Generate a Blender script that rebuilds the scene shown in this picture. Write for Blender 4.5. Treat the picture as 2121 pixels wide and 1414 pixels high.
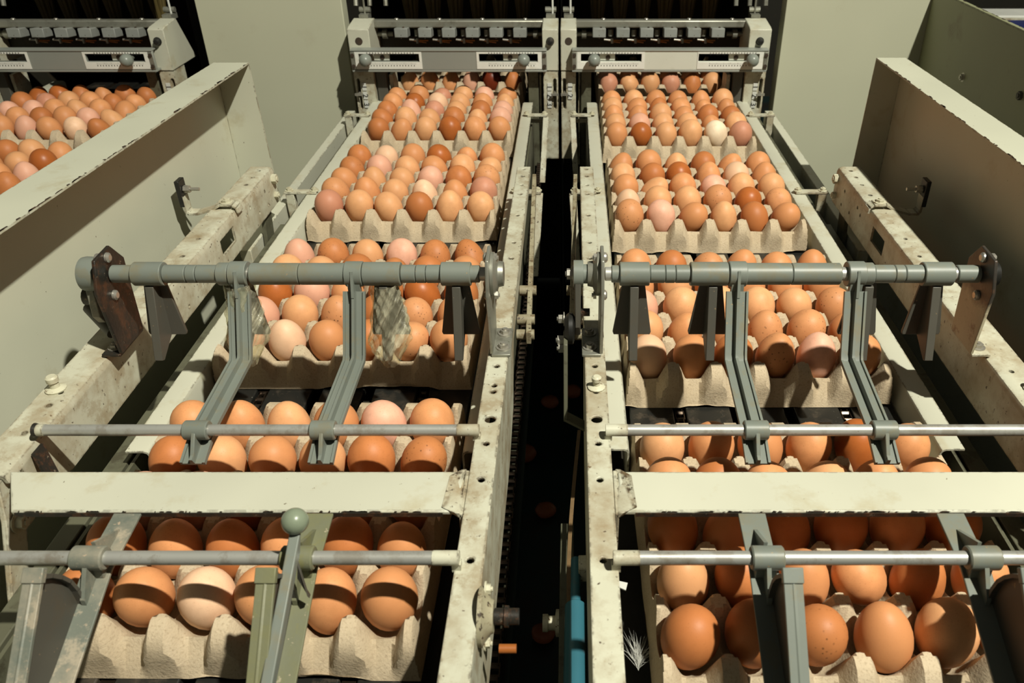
import bpy, bmesh, math, random
from mathutils import Vector, Matrix, noise
random.seed(7)
sc = bpy.context.scene
for o in list(bpy.data.objects):
    bpy.data.objects.remove(o)
COL = sc.collection

# ------------------------------------------------------------------ camera
cam_d = bpy.data.cameras.new('camera')
cam = bpy.data.objects.new('camera', cam_d); COL.objects.link(cam)
cam_d.sensor_width = 36.0
cam_d.lens = 1685.0 / 2121.0 * 36.0
cam_d.shift_x = (1060.5 - 1183.0) / 2121.0
cam_d.clip_start = .02
cam.location = (0, 0, .5536)
cam.rotation_euler = (math.radians(90 - 32.585), 0, 0)
cam_d.dof.use_dof = True
cam_d.dof.focus_distance = .92
cam_d.dof.aperture_fstop = 13
sc.camera = cam

# ------------------------------------------------------------------ world, lamp, exposure
w = bpy.data.worlds.new('world'); sc.world = w
w.use_nodes = True
bg = w.node_tree.nodes['Background']
bg.inputs[0].default_value = (1.0, .97, .80, 1)
bg.inputs[1].default_value = .075
ld = bpy.data.lights.new('studio_lamp', 'AREA')
ld.shape = 'DISK'; ld.size = .08; ld.energy = 196
ld.color = (1.0, .968, .83)
lamp = bpy.data.objects.new('studio_lamp', ld); COL.objects.link(lamp)
LP = Vector((1.25, -.42, 3.0)); lamp.location = LP
lamp.rotation_euler = (Vector((-.05, .95, 0)) - LP).to_track_quat('-Z', 'Y').to_euler()
sc.view_settings.view_transform = 'Standard'
sc.view_settings.look = 'None'
sc.view_settings.exposure = 0.0
sc.view_settings.gamma = 1.0
sc.view_settings.use_curve_mapping = False

# ------------------------------------------------------------------ materials
def lin(*c):
    return tuple((v / 12.92 if v <= .04045 else ((v + .055) / 1.055) ** 2.4) for v in [x / 255 for x in c])

def newmat(name):
    m = bpy.data.materials.new(name); m.use_nodes = True
    nt = m.node_tree
    return m, nt, nt.nodes['Principled BSDF']

def nd(nt, t, **kw):
    n = nt.nodes.new(t)
    for k, v in kw.items():
        if k in n.inputs: n.inputs[k].default_value = v
        else: setattr(n, k, v)
    return n

def mixc(nt, fac, a, b):
    n = nt.nodes.new('ShaderNodeMix'); n.data_type = 'RGBA'
    for sock, val in ((n.inputs[0], fac), (n.inputs[6], a), (n.inputs[7], b)):
        if hasattr(val, 'is_linked'): nt.links.new(val, sock)
        elif isinstance(val, (int, float)): sock.default_value = val
        else: sock.default_value = (*val, 1) if len(val) == 3 else val
    return n.outputs[2]

def ramp(nt, src, p0, p1):
    r = nt.nodes.new('ShaderNodeMapRange')
    r.inputs[1].default_value = p0; r.inputs[2].default_value = p1
    r.clamp = True
    nt.links.new(src, r.inputs[0])
    return r.outputs[0]

def tex(nt, scale, detail=4, rough=.55, sc3=None, rot=None):
    tc = nt.nodes.new('ShaderNodeTexCoord')
    n = nt.nodes.new('ShaderNodeTexNoise')
    n.inputs['Scale'].default_value = scale; n.inputs['Detail'].default_value = detail
    n.inputs['Roughness'].default_value = rough
    src = tc.outputs['Object']
    if sc3:
        if rot:
            m0 = nt.nodes.new('ShaderNodeMapping'); m0.inputs['Rotation'].default_value = rot
            nt.links.new(src, m0.inputs[0]); src = m0.outputs[0]
        mp = nt.nodes.new('ShaderNodeMapping'); mp.inputs['Scale'].default_value = sc3
        nt.links.new(src, mp.inputs[0]); src = mp.outputs[0]
    nt.links.new(src, n.inputs['Vector'])
    return n.outputs['Fac']

def bump(nt, bs, h, strength=.2, dist=.001):
    b = nt.nodes.new('ShaderNodeBump')
    b.inputs['Strength'].default_value = strength; b.inputs['Distance'].default_value = dist
    nt.links.new(h, b.inputs['Height']); nt.links.new(b.outputs[0], bs.inputs['Normal'])

def grimy(name, base, dirt, amount=.5, rough=.45, metal=0.0, scale=14, spots=None, spot_amt=.70, bumpy=.12, spec=.4, edge=None, ecol=(.05, .035, .022), patch=0.0):
    """base coat + broad grime + small chips or spatter"""
    m, nt, bs = newmat(name)
    f1 = ramp(nt, tex(nt, scale, 6, .65), .70 - .3 * amount, .80)
    c = mixc(nt, f1, base, dirt)
    f3 = tex(nt, scale * .35, 3)
    lo = tuple(v * .86 for v in base)
    c0 = mixc(nt, ramp(nt, f3, .35, .7), c, mixc(nt, f1, lo, dirt))
    fs = tex(nt, 170, 3, .6)
    fine = ramp(nt, fs, spot_amt, spot_amt + .05)
    c1 = mixc(nt, fine, c0, spots or dirt)
    if patch:   # caked dust and stains with a ragged outline
        pm = nt.nodes.new('ShaderNodeMath'); pm.operation = 'MULTIPLY'; pm.inputs[1].default_value = patch
        nt.links.new(ramp(nt, tex(nt, scale * 1.6, 7, .72), .535, .615), pm.inputs[0])
        c1 = mixc(nt, pm.outputs[0], c1, dirt)
    if edge:   # paint flaked off along the edges
        bv = nt.nodes.new('ShaderNodeBevel'); bv.samples = 4; bv.inputs['Radius'].default_value = edge
        ge = nt.nodes.new('ShaderNodeNewGeometry')
        dt = nt.nodes.new('ShaderNodeVectorMath'); dt.operation = 'DOT_PRODUCT'
        nt.links.new(bv.outputs[0], dt.inputs[0]); nt.links.new(ge.outputs['Normal'], dt.inputs[1])
        e1 = ramp(nt, dt.outputs['Value'], .992, .93)
        mu = nt.nodes.new('ShaderNodeMath'); mu.operation = 'MULTIPLY'
        nt.links.new(e1, mu.inputs[0]); nt.links.new(ramp(nt, tex(nt, 95, 4, .7), .50, .58), mu.inputs[1])
        c1 = mixc(nt, mu.outputs[0], c1, ecol)
        mu2 = nt.nodes.new('ShaderNodeMath'); mu2.operation = 'MULTIPLY'
        nt.links.new(e1, mu2.inputs[0]); nt.links.new(ramp(nt, tex(nt, 38, 4, .7), .48, .66), mu2.inputs[1])
        c1 = mixc(nt, mu2.outputs[0], c1, tuple(.5 * a + .5 * b for a, b in zip(dirt, ecol)))
    nt.links.new(c1, bs.inputs['Base Color'])
    bs.inputs['Roughness'].default_value = rough
    bs.inputs['Metallic'].default_value = metal
    bs.inputs['Specular IOR Level'].default_value = spec
    bump(nt, bs, tex(nt, scale * 3, 5), bumpy)
    return m

CREAM = (.53, .53, .425)
M = {}
M['cream'] = grimy('cream_paint', CREAM, (.36, .29, .15), .50, .42, scale=13, spots=(.12, .09, .05), spot_amt=.705, edge=.0028)
M['cream_worn'] = grimy('worn_cream_paint', patch=0.42, base=(.53, .525, .41), dirt=(.24, .165, .08), amount=.95, rough=.45, scale=21, spots=(.09, .065, .045), spot_amt=.655, bumpy=.4, edge=.0032)
M['panel'] = grimy('cover_panel_paint', (.50, .505, .375), (.40, .38, .27), .25, .45, scale=5, spots=(.12, .09, .05), spot_amt=.765, bumpy=.05)
M['guard'] = grimy('guard_paint', (.53, .535, .42), (.34, .28, .15), .38, .36, scale=9, spots=(.10, .07, .04), spot_amt=.715, edge=.0022)
M['olive'] = grimy('dark_olive_paint', patch=0.5, base=(.10, .10, .065), dirt=(.03, .022, .012), amount=.5, rough=.5, scale=22)
M['greyp'] = grimy('grey_plastic', patch=0.35, base=lin(116, 122, 114), dirt=(.19, .16, .09), amount=.55, rough=.42, scale=24, spots=(.30, .22, .12), spot_amt=.70)
M['greypd'] = grimy('dirty_grey_plastic', patch=0.85, base=lin(105, 110, 100), dirt=(.36, .31, .23), amount=.95, rough=.5, scale=26, spots=(.35, .28, .2), spot_amt=.64, bumpy=.4)
M['greenp'] = grimy('mossy_grey_plastic', patch=0.8, base=lin(112, 114, 92), dirt=(.17, .165, .07), amount=.95, rough=.5, scale=24, spots=(.33, .29, .2), spot_amt=.66, bumpy=.4)
M['paddle'] = grimy('dark_grey_plastic', lin(78, 76, 68), (.085, .065, .042), .5, .5, scale=28, spots=(.22, .16, .09), spot_amt=.69)
M['steel'] = grimy('galvanised_steel', patch=0.4, base=(.50, .50, .46), dirt=(.24, .19, .13), amount=.5, rough=.36, metal=.55, scale=26)
M['bolt'] = grimy('bolt_steel', (.48, .46, .40), (.15, .11, .06), .5, .36, .7, scale=60)
M['cbolt'] = grimy('painted_bolt', (.56, .54, .40), (.22, .15, .07), .6, .45, scale=70, spots=(.15, .1, .05), spot_amt=.62)
M['rust'] = grimy('rusty_dark_steel', patch=0.6, base=(.030, .027, .022), dirt=(.12, .055, .028), amount=.62, rough=.42, metal=.35, scale=55, spots=(.22, .18, .13), spot_amt=.66, bumpy=.4)
M['black'] = grimy('black_rubber', (.014, .014, .012), (.05, .04, .03), .45, .42, scale=40)
M['belt'] = grimy('black_belt', patch=0.6, base=(.016, .016, .014), dirt=(.07, .055, .04), amount=.40, rough=.34, scale=18, spots=(.2, .19, .16), spot_amt=.70)
M['chain'] = grimy('oily_chain', (.07, .05, .035), (.02, .01, .008), .5, .28, .8, scale=60)
M['guardg'] = grimy('green_guard_paint', (.27, .28, .165), (.14, .11, .06), .38, .4, scale=9, spots=(.06, .045, .03), spot_amt=.715, edge=.0022)
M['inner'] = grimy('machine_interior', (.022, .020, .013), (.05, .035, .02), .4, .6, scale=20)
M['galv'] = grimy('worn_zinc', (.30, .30, .25), (.10, .09, .06), .6, .42, .55, scale=30)
M['box'] = grimy('grey_block', (.23, .24, .22), (.14, .13, .09), .4, .5, scale=60)
M['alu'] = grimy('brushed_aluminium', (.29, .305, .27), (.22, .22, .17), .4, .42, .2, scale=12)
M['alub'] = grimy('bright_aluminium', (.64, .66, .57), (.42, .40, .31), .5, .34, .08, scale=12)
M['scale'] = grimy('white_scale_strip', (.74, .74, .67), (.5, .46, .34), .3, .45, scale=30, spot_amt=.8)
M['ink'] = grimy('black_ink', (.03, .03, .03), (.05, .05, .05), .1, .6)
M['knob'] = grimy('grey_knob', lin(128, 134, 126), lin(90, 94, 86), .3, .33, scale=60, spot_amt=.8)
M['knobg'] = grimy('green_grey_knob', lin(122, 132, 112), lin(100, 108, 90), .3, .30, scale=60, spot_amt=.8)
M['cup'] = grimy('brown_rubber', (.10, .075, .025), (.05, .03, .012), .5, .5, scale=40)
M['red'] = grimy('dull_red_rubber', (.10, .014, .010), (.05, .01, .008), .5, .5, scale=40)
M['brass'] = grimy('brass', (.45, .22, .08), (.2, .1, .04), .5, .4, .7, scale=60)
M['blue'] = grimy('blue_paint', (.030, .125, .165), (.10, .07, .05), .45, .4, scale=30, spots=(.5, .5, .42), spot_amt=.72)
M['bluebelt'] = grimy('blue_woven_belt', (.010, .018, .10), (.006, .010, .05), .6, .6, scale=120)
M['white'] = grimy('white_paint', (.62, .63, .58), (.4, .38, .3), .3, .45, scale=20)
M['floor'] = grimy('teal_floor', (.008, .030, .030), (.028, .012, .006), .8, .45, scale=7, spots=(.06, .04, .02), spot_amt=.68)
M['shell'] = grimy('broken_shell', (.30, .085, .030), (.12, .03, .01), .4, .5, scale=50)
M['feather'] = grimy('white_down', (.42, .42, .38), (.5, .48, .42), .2, .8)
M['orange'] = grimy('orange_cap', (.32, .10, .02), (.2, .07, .02), .3, .4, scale=50)
M['dirty'] = grimy('very_dirty_paint', patch=0.8, base=(.33, .30, .20), dirt=(.12, .08, .04), amount=.9, rough=.5, scale=34, spots=(.06, .045, .03), spot_amt=.60, bumpy=.4)
M['strapm'] = grimy('brown_strap', (.16, .10, .045), (.06, .04, .02), .6, .5, scale=40)
M['chip'] = grimy('bare_chip', (.045, .032, .022), (.12, .06, .03), .5, .6, scale=80)

def mk_pulp():
    m, nt, bs = newmat('grey_pulp')
    c = mixc(nt, ramp(nt, tex(nt, 30, 5), .35, .7), (.525, .430, .300), (.46, .370, .25))
    c = mixc(nt, ramp(nt, tex(nt, 500, 4), .52, .75), c, (.36, .28, .185))
    nt.links.new(c, bs.inputs['Base Color'])
    bs.inputs['Roughness'].default_value = .92
    bs.inputs['Specular IOR Level'].default_value = .12
    bump(nt, bs, tex(nt, 420, 4, .65), .7, .0009)
    return m
M['pulp'] = mk_pulp()

def mk_bracket():
    m, nt, bs = newmat('half_painted_bracket')
    tc = nt.nodes.new('ShaderNodeTexCoord'); sp = nt.nodes.new('ShaderNodeSeparateXYZ'); nt.links.new(tc.outputs['Object'], sp.inputs[0])
    ad = nt.nodes.new('ShaderNodeMath'); ad.operation = 'MULTIPLY_ADD'; ad.inputs[1].default_value = .035
    nt.links.new(tex(nt, 45, 5, .7), ad.inputs[0]); nt.links.new(sp.outputs['Z'], ad.inputs[2])
    c = mixc(nt, ramp(nt, ad.outputs[0], .166, .182), (.42, .38, .26), (.035, .030, .024))
    c = mixc(nt, ramp(nt, tex(nt, 60, 5, .7), .55, .72), c, (.14, .07, .035))
    nt.links.new(c, bs.inputs['Base Color']); bs.inputs['Roughness'].default_value = .45
    bump(nt, bs, tex(nt, 120, 5), .35)
    return m
M['bracket2'] = mk_bracket()

def mk_wrap():
    m, nt, bs = newmat('stretch_film')
    tr = nt.nodes.new('ShaderNodeBsdfTransparent'); tr.inputs[0].default_value = (.93, .92, .82, 1)
    mx = nt.nodes.new('ShaderNodeMixShader')
    w1 = tex(nt, 75, 5, .6, (2.6, .5, .35), (0, math.radians(-28), 0))  # diagonal streaks put the film's highlights into its opacity
    f = ramp(nt, w1, .44, .66)
    mul = nt.nodes.new('ShaderNodeMath'); mul.operation = 'MULTIPLY_ADD'
    mul.inputs[1].default_value = .48; mul.inputs[2].default_value = .16
    nt.links.new(f, mul.inputs[0]); nt.links.new(mul.outputs[0], mx.inputs[0])
    bs.inputs['Base Color'].default_value = (.56, .53, .38, 1)
    bs.inputs['Roughness'].default_value = .18
    bump(nt, bs, w1, .9, .003)
    out = nt.nodes['Material Output']
    nt.links.new(tr.outputs[0], mx.inputs[1]); nt.links.new(bs.outputs[0], mx.inputs[2])
    nt.links.new(mx.outputs[0], out.inputs[0])
    return m
M['wrap'] = mk_wrap()

EGG = {  # letter: (albedo, wording, speckle)
    'w': ((.80, .50, .31), 'pale cream', 0), 'W': ((.84, .64, .44), 'whitish', 0),
    't': ((.70, .345, .155), 'light tan', 0), 'k': ((.74, .385, .255), 'pink', 0),
    'm': ((.56, .245, .145), 'mauve brown', 0), 'o': ((.64, .275, .110), 'orange tan', 0),
    'b': ((.50, .175, .055), 'brown', 0), 'd': ((.405, .115, .026), 'dark brown', 0),
    'r': ((.16, .026, .009), 'very dark red', 0), 's': ((.62, .275, .115), 'speckled tan', 1),
    'S': ((.50, .185, .062), 'speckled brown', 1)}
EM = {}
for k, (c, wd, sp) in EGG.items():
    m, nt, bs = newmat('eggshell_' + wd.replace(' ', '_'))
    oi = nt.nodes.new('ShaderNodeObjectInfo')
    c2 = mixc(nt, oi.outputs['Random'], tuple(v * .90 for v in c), tuple(min(.9, v * (1.10 + .05 * i)) for i, v in enumerate(c)))
    c3 = mixc(nt, ramp(nt, tex(nt, 55, 3), .35, .75), c2, tuple(v * .86 for v in c))
    fine = tex(nt, 900, 2)
    c3 = mixc(nt, ramp(nt, fine, .60, .75), c3, tuple(v * .82 for v in c))
    vn = nt.nodes.new('ShaderNodeTexVoronoi'); vn.inputs['Scale'].default_value = 230 if sp else 90
    tc = nt.nodes.new('ShaderNodeTexCoord'); nt.links.new(tc.outputs['Object'], vn.inputs['Vector'])
    zone = ramp(nt, tex(nt, 45, 2), .40 if sp else .62, .62 if sp else .70)
    dot = ramp(nt, vn.outputs['Distance'], .26 if sp else .09, .14 if sp else .05)
    mm = nt.nodes.new('ShaderNodeMath'); mm.operation = 'MULTIPLY'
    nt.links.new(zone, mm.inputs[0]); nt.links.new(dot, mm.inputs[1])
    c4 = mixc(nt, mm.outputs[0], c3, tuple(v * .28 for v in c))
    nt.links.new(c4, bs.inputs['Base Color'])
    bs.inputs['Roughness'].default_value = .50 if k not in 'dr' else .38
    bs.inputs['Specular IOR Level'].default_value = .27
    bs.inputs['Subsurface Weight'].default_value = .0
    bump(nt, bs, fine, .10, .0004)
    EM[k] = m

# ------------------------------------------------------------------ mesh helpers
class MB:
    """collects solids; build() links them as ONE mesh object"""
    def __init__(s): s.v = []; s.f = []
    def add(s, vs, fs):
        n = len(s.v); s.v += [tuple(v) for v in vs]; s.f += [tuple(i + n for i in f) for f in fs]; return s
    def box(s, a, b, R=None):
        x0, y0, z0 = a; x1, y1, z1 = b
        vs = [(x, y, z) for z in (z0, z1) for y in (y0, y1) for x in (x0, x1)]
        if R is not None:
            c = Vector(((x0 + x1) / 2, (y0 + y1) / 2, (z0 + z1) / 2)); vs = [c + R @ (Vector(v) - c) for v in vs]
        return s.add(vs, [(0, 2, 3, 1), (4, 5, 7, 6), (0, 1, 5, 4), (2, 6, 7, 3), (0, 4, 6, 2), (1, 3, 7, 5)])
    def prism(s, pts, off):
        """closed planar polygon (3d points) pushed along off"""
        n = len(pts); off = Vector(off); a = [Vector(p) for p in pts]
        return s.add(a + [p + off for p in a], [tuple(range(n))[::-1], tuple(range(n, 2 * n))] +
                     [(i, (i + 1) % n, (i + 1) % n + n, i + n) for i in range(n)])
    def cyl(s, p0, p1, r, n=20, r1=None, rot=0.0):
        p0 = Vector(p0); p1 = Vector(p1); r1 = r if r1 is None else r1
        q = (p1 - p0).to_track_quat('Z', 'Y').to_matrix()
        ring = [q @ Vector((math.cos(rot + 2 * math.pi * i / n), math.sin(rot + 2 * math.pi * i / n), 0)) for i in range(n)]
        return s.add([p0 + d * r for d in ring] + [p1 + d * r1 for d in ring],
                     [tuple(range(n))[::-1], tuple(range(n, 2 * n))] + [(i, (i + 1) % n, (i + 1) % n + n, i + n) for i in range(n)])
    def lathe(s, p0, ax, prof, n=20):
        """prof: list of (distance along ax, radius)"""
        p0 = Vector(p0); ax = Vector(ax).normalized(); q = ax.to_track_quat('Z', 'Y').to_matrix()
        vs = []; fs = []
        for t, r in prof:
            vs += [p0 + ax * t + q @ Vector((math.cos(2 * math.pi * i / n) * r, math.sin(2 * math.pi * i / n) * r, 0)) for i in range(n)]
        for k in range(len(prof) - 1):
            fs += [(k * n + i, k * n + (i + 1) % n, (k + 1) * n + (i + 1) % n, (k + 1) * n + i) for i in range(n)]
        fs += [tuple(range(n))[::-1], tuple(range((len(prof) - 1) * n, len(prof) * n))]
        return s.add(vs, fs)
    def ball(s, c, r, n=20, m=12, sq=(1, 1, 1)):
        c = Vector(c); vs = []; fs = []
        for j in range(1, m):
            a = math.pi * j / m
            vs += [c + Vector((math.sin(a) * math.cos(2 * math.pi * i / n) * r * sq[0], math.sin(a) * math.sin(2 * math.pi * i / n) * r * sq[1], math.cos(a) * r * sq[2])) for i in range(n)]
        for j in range(m - 2):
            fs += [(j * n + i, (j + 1) * n + i, (j + 1) * n + (i + 1) % n, j * n + (i + 1) % n) for i in range(n)]
        vs += [c + Vector((0, 0, r * sq[2])), c - Vector((0, 0, r * sq[2]))]; t = len(vs) - 2
        fs += [(t, i, (i + 1) % n) for i in range(n)] + [(t + 1, (m - 2) * n + (i + 1) % n, (m - 2) * n + i) for i in range(n)]
        return s.add(vs, fs)
    def sweep(s, path, prof):
        """path: (Y, Z, Xc) points in the YZ plane; prof: closed (x, n) outline, n away from the path's underside"""
        rings = []
        P = [Vector((p[2], p[0], p[1])) for p in path]
        for i, p in enumerate(P):
            d0 = (P[i] - P[i - 1]).normalized() if i else (P[1] - P[0]).normalized()
            d1 = (P[i + 1] - P[i]).normalized() if i < len(P) - 1 else d0
            t = (d0 + d1).normalized(); nrm = Vector((0, -t.z, t.y))
            if nrm.dot(Vector((0, -.6, .8))) < 0: nrm = -nrm
            k = 1 / max(.4, t.dot(d1))
            rings.append([p + Vector((x, 0, 0)) + nrm * (h * k) for x, h in prof])
        n = len(prof); vs = [v for r in rings for v in r]; fs = []
        for k in range(len(rings) - 1):
            fs += [(k * n + i, k * n + (i + 1) % n, (k + 1) * n + (i + 1) % n, (k + 1) * n + i) for i in range(n)]
        fs += [tuple(range(n))[::-1], tuple(range((len(rings) - 1) * n, len(rings) * n))]
        return s.add(vs, fs)
    def bolt(s, p, ax, r=.005, h=.004, washer=True):
        p = Vector(p); ax = Vector(ax).normalized()
        if washer: s.cyl(p, p + ax * .0012, r * 1.5, 16); p = p + ax * .0012
        s.cyl(p, p + ax * h, r, 6, rot=random.random())
        s.cyl(p + ax * h, p + ax * (h + .0015), r * .5, 8)
        return s
    def mirror(s, f):
        s.v = [(f(v[0]), v[1], v[2]) for v in s.v]; return s
    def build(s, name, mat, parent=None, bevel=0.0, angle=32, recalc=True, cut=None):
        me = bpy.data.meshes.new(name); me.from_pydata(s.v, [], s.f)
        if recalc:
            bm = bmesh.new(); bm.from_mesh(me); bmesh.ops.recalc_face_normals(bm, faces=bm.faces); bm.to_mesh(me); bm.free()
        me.materials.append(mat)
        o = bpy.data.objects.new(name, me); COL.objects.link(o)
        if cut: carve(o, cut)
        finish(o.data, angle)
        if bevel:
            b = o.modifiers.new('bevel', 'BEVEL'); b.width = bevel; b.segments = 2; b.limit_method = 'ANGLE'; b.angle_limit = math.radians(40)
            b.harden_normals = False
        if parent: o.parent = parent; o.matrix_parent_inverse = parent.matrix_world.inverted() if False else Matrix.Translation(-parent.location)
        return o

def finish(me, angle=32):
    me.polygons.foreach_set('use_smooth', [True] * len(me.polygons))
    me.set_sharp_from_angle(angle=math.radians(angle))

def carve(o, mb):
    """cut the solids in mb out of o, for real holes"""
    me = bpy.data.meshes.new('cut'); me.from_pydata(mb.v, [], mb.f)
    bm = bmesh.new(); bm.from_mesh(me); bmesh.ops.recalc_face_normals(bm, faces=bm.faces); bm.to_mesh(me); bm.free()
    c = bpy.data.objects.new('cut', me); COL.objects.link(c)
    md = o.modifiers.new('b', 'BOOLEAN'); md.operation = 'DIFFERENCE'; md.object = c; md.solver = 'EXACT'; md.use_self = True
    dg = bpy.context.evaluated_depsgraph_get()
    nm = bpy.data.meshes.new_from_object(o.evaluated_get(dg))
    o.modifiers.clear(); old = o.data; nm.name = old.name; o.data = nm
    bpy.data.objects.remove(c); bpy.data.meshes.remove(me)

def empty(name, label, cat, loc, group=None):
    o = bpy.data.objects.new(name, None); COL.objects.link(o)
    o.empty_display_size = .02; o.location = loc
    tag(o, label, cat, group); return o

def tag(o, label, cat, group=None):
    o['label'] = label; o['category'] = cat
    if group: o['group'] = group
    return o

def copy_tree(o, parent=None):
    c = o.copy(); COL.objects.link(c)
    if parent: c.parent = parent
    for ch in [x for x in o.children]:
        copy_tree(ch, c)
    return c

def struct(o): o['kind'] = 'structure'; return o

def text_mesh(s, size):
    cu = bpy.data.curves.new('t', 'FONT'); cu.body = s; cu.size = size; cu.align_x = 'CENTER'; cu.align_y = 'CENTER'; cu.extrude = .0003
    t = bpy.data.objects.new('t', cu); COL.objects.link(t)
    me = bpy.data.meshes.new_from_object(t.evaluated_get(bpy.context.evaluated_depsgraph_get()))
    bpy.data.objects.remove(t); bpy.data.curves.remove(cu)
    return me

ML = lambda x: x
MR = lambda x: -.05 - x          # the right lane mirrors the left one

# ------------------------------------------------------------------ setting
struct(MB().box((-4, -2, -.80), (4, 6, -.75)).build('floor', M['floor']))
struct(MB().box((-4, 4.6, -.75), (4, 4.7, 2.2)).build('wall_back', M['inner']))

# cover panels between the machines
for x0, x1, lb in ((-.806, -.492, 'broad grey green sheet metal panel left of the twin packing machines'),
                   (.462, .790, 'broad grey green sheet metal panel right of the twin packing machines')):
    r = empty('cover_panel', lb, 'panel', ((x0 + x1) / 2, 1.87, -.74))
    MB().box((x0, 1.858, -.74), (x1, 1.862, .50)).build('sheet', M['panel'], r, .0015)
    e = MB()
    e.box((x0, 1.8622, -.74), (x0 + .003, 1.90, .50)); e.box((x1 - .003, 1.8622, -.74), (x1, 1.90, .50))
    e.build('folded_edge', M['panel'], r)

# ------------------------------------------------------------------ packing heads
def strip_digits(parent, x0, x1, y, z, n, down):
    """ruler graduations and blurred figures on a scale strip"""
    m = MB()
    for i in range(n):
        x = x0 + (x1 - x0) * (i + .5) / n
        h = .0016 if i % 5 else .0026
        z0 = z + (.0028 if down else -.0028)
        m.box((x - .00025, y - .0004, min(z0, z0 + (h if down else -h))), (x + .00025, y, max(z0, z0 + (h if down else -h))))
        if i % 2 == 0:
            m.box((x - .0007, y - .0004, z - .0012), (x - .0001, y, z + .0012)); m.box((x + .0003, y - .0004, z - .0012), (x + .0009, y, z + .0012))
    o = m.build('graduation', M['ink'], parent); o['kind'] = 'stuff'

def head(f, label, bright, which):
    X = lambda *a: sorted(f(v) for v in a)
    r = empty('packing_head', label, 'packing machine', (f(-.26), 1.85, -.74))
    # housing that keeps the inside dark
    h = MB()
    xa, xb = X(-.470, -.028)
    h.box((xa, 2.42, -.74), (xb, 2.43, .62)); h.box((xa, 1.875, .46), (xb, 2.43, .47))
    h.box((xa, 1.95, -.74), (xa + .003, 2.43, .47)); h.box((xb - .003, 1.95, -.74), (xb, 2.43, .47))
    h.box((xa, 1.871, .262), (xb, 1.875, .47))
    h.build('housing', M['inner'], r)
    for side, (a, b) in (('out', (-.474, -.428)), ('in', (-.0615, -.0275))):
        xa, xb = X(a, b); xm = (xa + xb) / 2
        outer_out = (side == 'out')
        sp = MB()
        ytop = 1.872
        sp.prism([(xa, 1.80, .0985), (xa, 1.80, .1835), (xa, 1.812, .187), (xa, ytop, .193), (xa, 1.93, .0985)], (xb - xa, 0, 0))
        s = sp.build('side_plate', M['cream'], r, .0015)
        # lower plate with a slot
        lo = MB().box((xa + .001, 1.802, -.74 if outer_out else -.10), (xb - .001, 1.86, .0965))
        sx = (xa + .010) if f(-1) < f(1) and outer_out else xb - .010
        if not outer_out: sx = (xb - .008) if f is ML or f is M3 else (xa + .008)
        if outer_out: sx = (xa + .009) if (f is ML or f is M3) else (xb - .009)
        cutter = MB().box((sx - .0035, 1.79, .018), (sx + .0035, 1.83, .078))
        cutter.cyl((sx, 1.79, .018), (sx, 1.83, .018), .0035, 14); cutter.cyl((sx, 1.79, .078), (sx, 1.83, .078), .0035, 14)
        l = lo.build('lower_plate', M['cream_worn'], r, .001, cut=cutter)
        st = MB().cyl((sx, 1.83, .050), (sx, 1.792, .050), .0028, 10); st.box((sx - .008, 1.789, .0475), (sx + .008, 1.792, .0525))
        st.build('wing_screw', M['bolt'], l)
        # number tags
        nx = sx + (.012 if sx < xm else -.012)
        for k, ch in enumerate(('1', '2', '3')):
            zc = .064 - k * .019
            if not outer_out and k == 2 and f is MR: continue
            tp = MB().box((nx - .0045, 1.8, zc - .008), (nx + .0045, 1.8018, zc + .008)).build('number_tag', M['white'], l)
            me = text_mesh(ch, .016); me.materials.append(M['ink'])
            d = bpy.data.objects.new('digit', me); COL.objects.link(d)
            rot = Matrix.Rotation(math.radians(90), 4, 'X') @ Matrix.Rotation(math.radians(-90), 4, 'Z')
            me.transform(Matrix.Translation((nx, 1.7996, zc)) @ rot)
            d.parent = l; d.matrix_parent_inverse = Matrix.Identity(4)
        # push button or hole at the top
        zc = .160
        if side == 'in' and f is not MR or (side == 'out' and f is MR):
            b = MB().lathe((xm, 1.80, zc), (0, -1, 0), [(0, .0085), (.002, .0085), (.0025, .007), (.008, .0066), (.011, .005), (.012, .002)], 20)
            b.build('push_button', M['black'], s)
        else:
            MB().cyl((xm, 1.8, zc), (xm, 1.7992, zc), .0078, 20).build('round_hole', M['chip'], s)
        # guide rod standing on the plate
        rx = xm + (.004 if side == 'in' else 0)
        MB().cyl((rx, 1.885, .19), (rx, 1.885, .30), .0022, 8).build('guide_rod', M['white'] if side == 'in' else M['galv'], r)
        g = MB().box((xm - .010, 1.868, .189), (xm + .010, 1.90, .200)); g.cyl((xm - .012, 1.89, .207), (xm + .012, 1.89, .207), .006, 10)
        g.build('rod_clamp', M['galv'], r)
        # clutter behind: shaft end with collars
        k = MB(); xi = xb if xm < f(-.26) else xa; sg = 1 if xm < f(-.26) else -1
        k.cyl((xi, 1.88, .158), (xi + sg * .035, 1.88, .158), .005, 12); k.cyl((xi + sg * .012, 1.88, .158), (xi + sg * .022, 1.88, .158), .010, 14)
        k.build('shaft_end', M['galv'], r)
        # grey guide plate below the bar
        q0, q1 = X(-.426, -.404) if outer_out else X(-.094, -.072)
        MB().box((q0, 1.81, -.12), (q1, 1.835, .094)).build('guide_plate', M['paddle'] if outer_out else M['olive'], r, .001)
        q0, q1 = X(-.400, -.392) if outer_out else X(-.070, -.066)
        MB().box((q0, 1.82, -.12), (q1, 1.87, .085)).build('guide_strip', M['cream_worn'], r)
    # scale bar
    xa, xb = X(-.4677, -.0520); L = xb - xa
    P = lambda t: xa + L * t
    if f is not MR: sw = ((.0225, .3625), (.6425, .975)); sl = ((.042, .350), (.655, .955)); kn = (.085, .885)
    else: sw = ((.025, .37), (.64, .975)); sl = ((.045, .355), (.645, .955)); kn = (.112, .912)
    z0, z1 = .106, .1475
    cu = MB()
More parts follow.
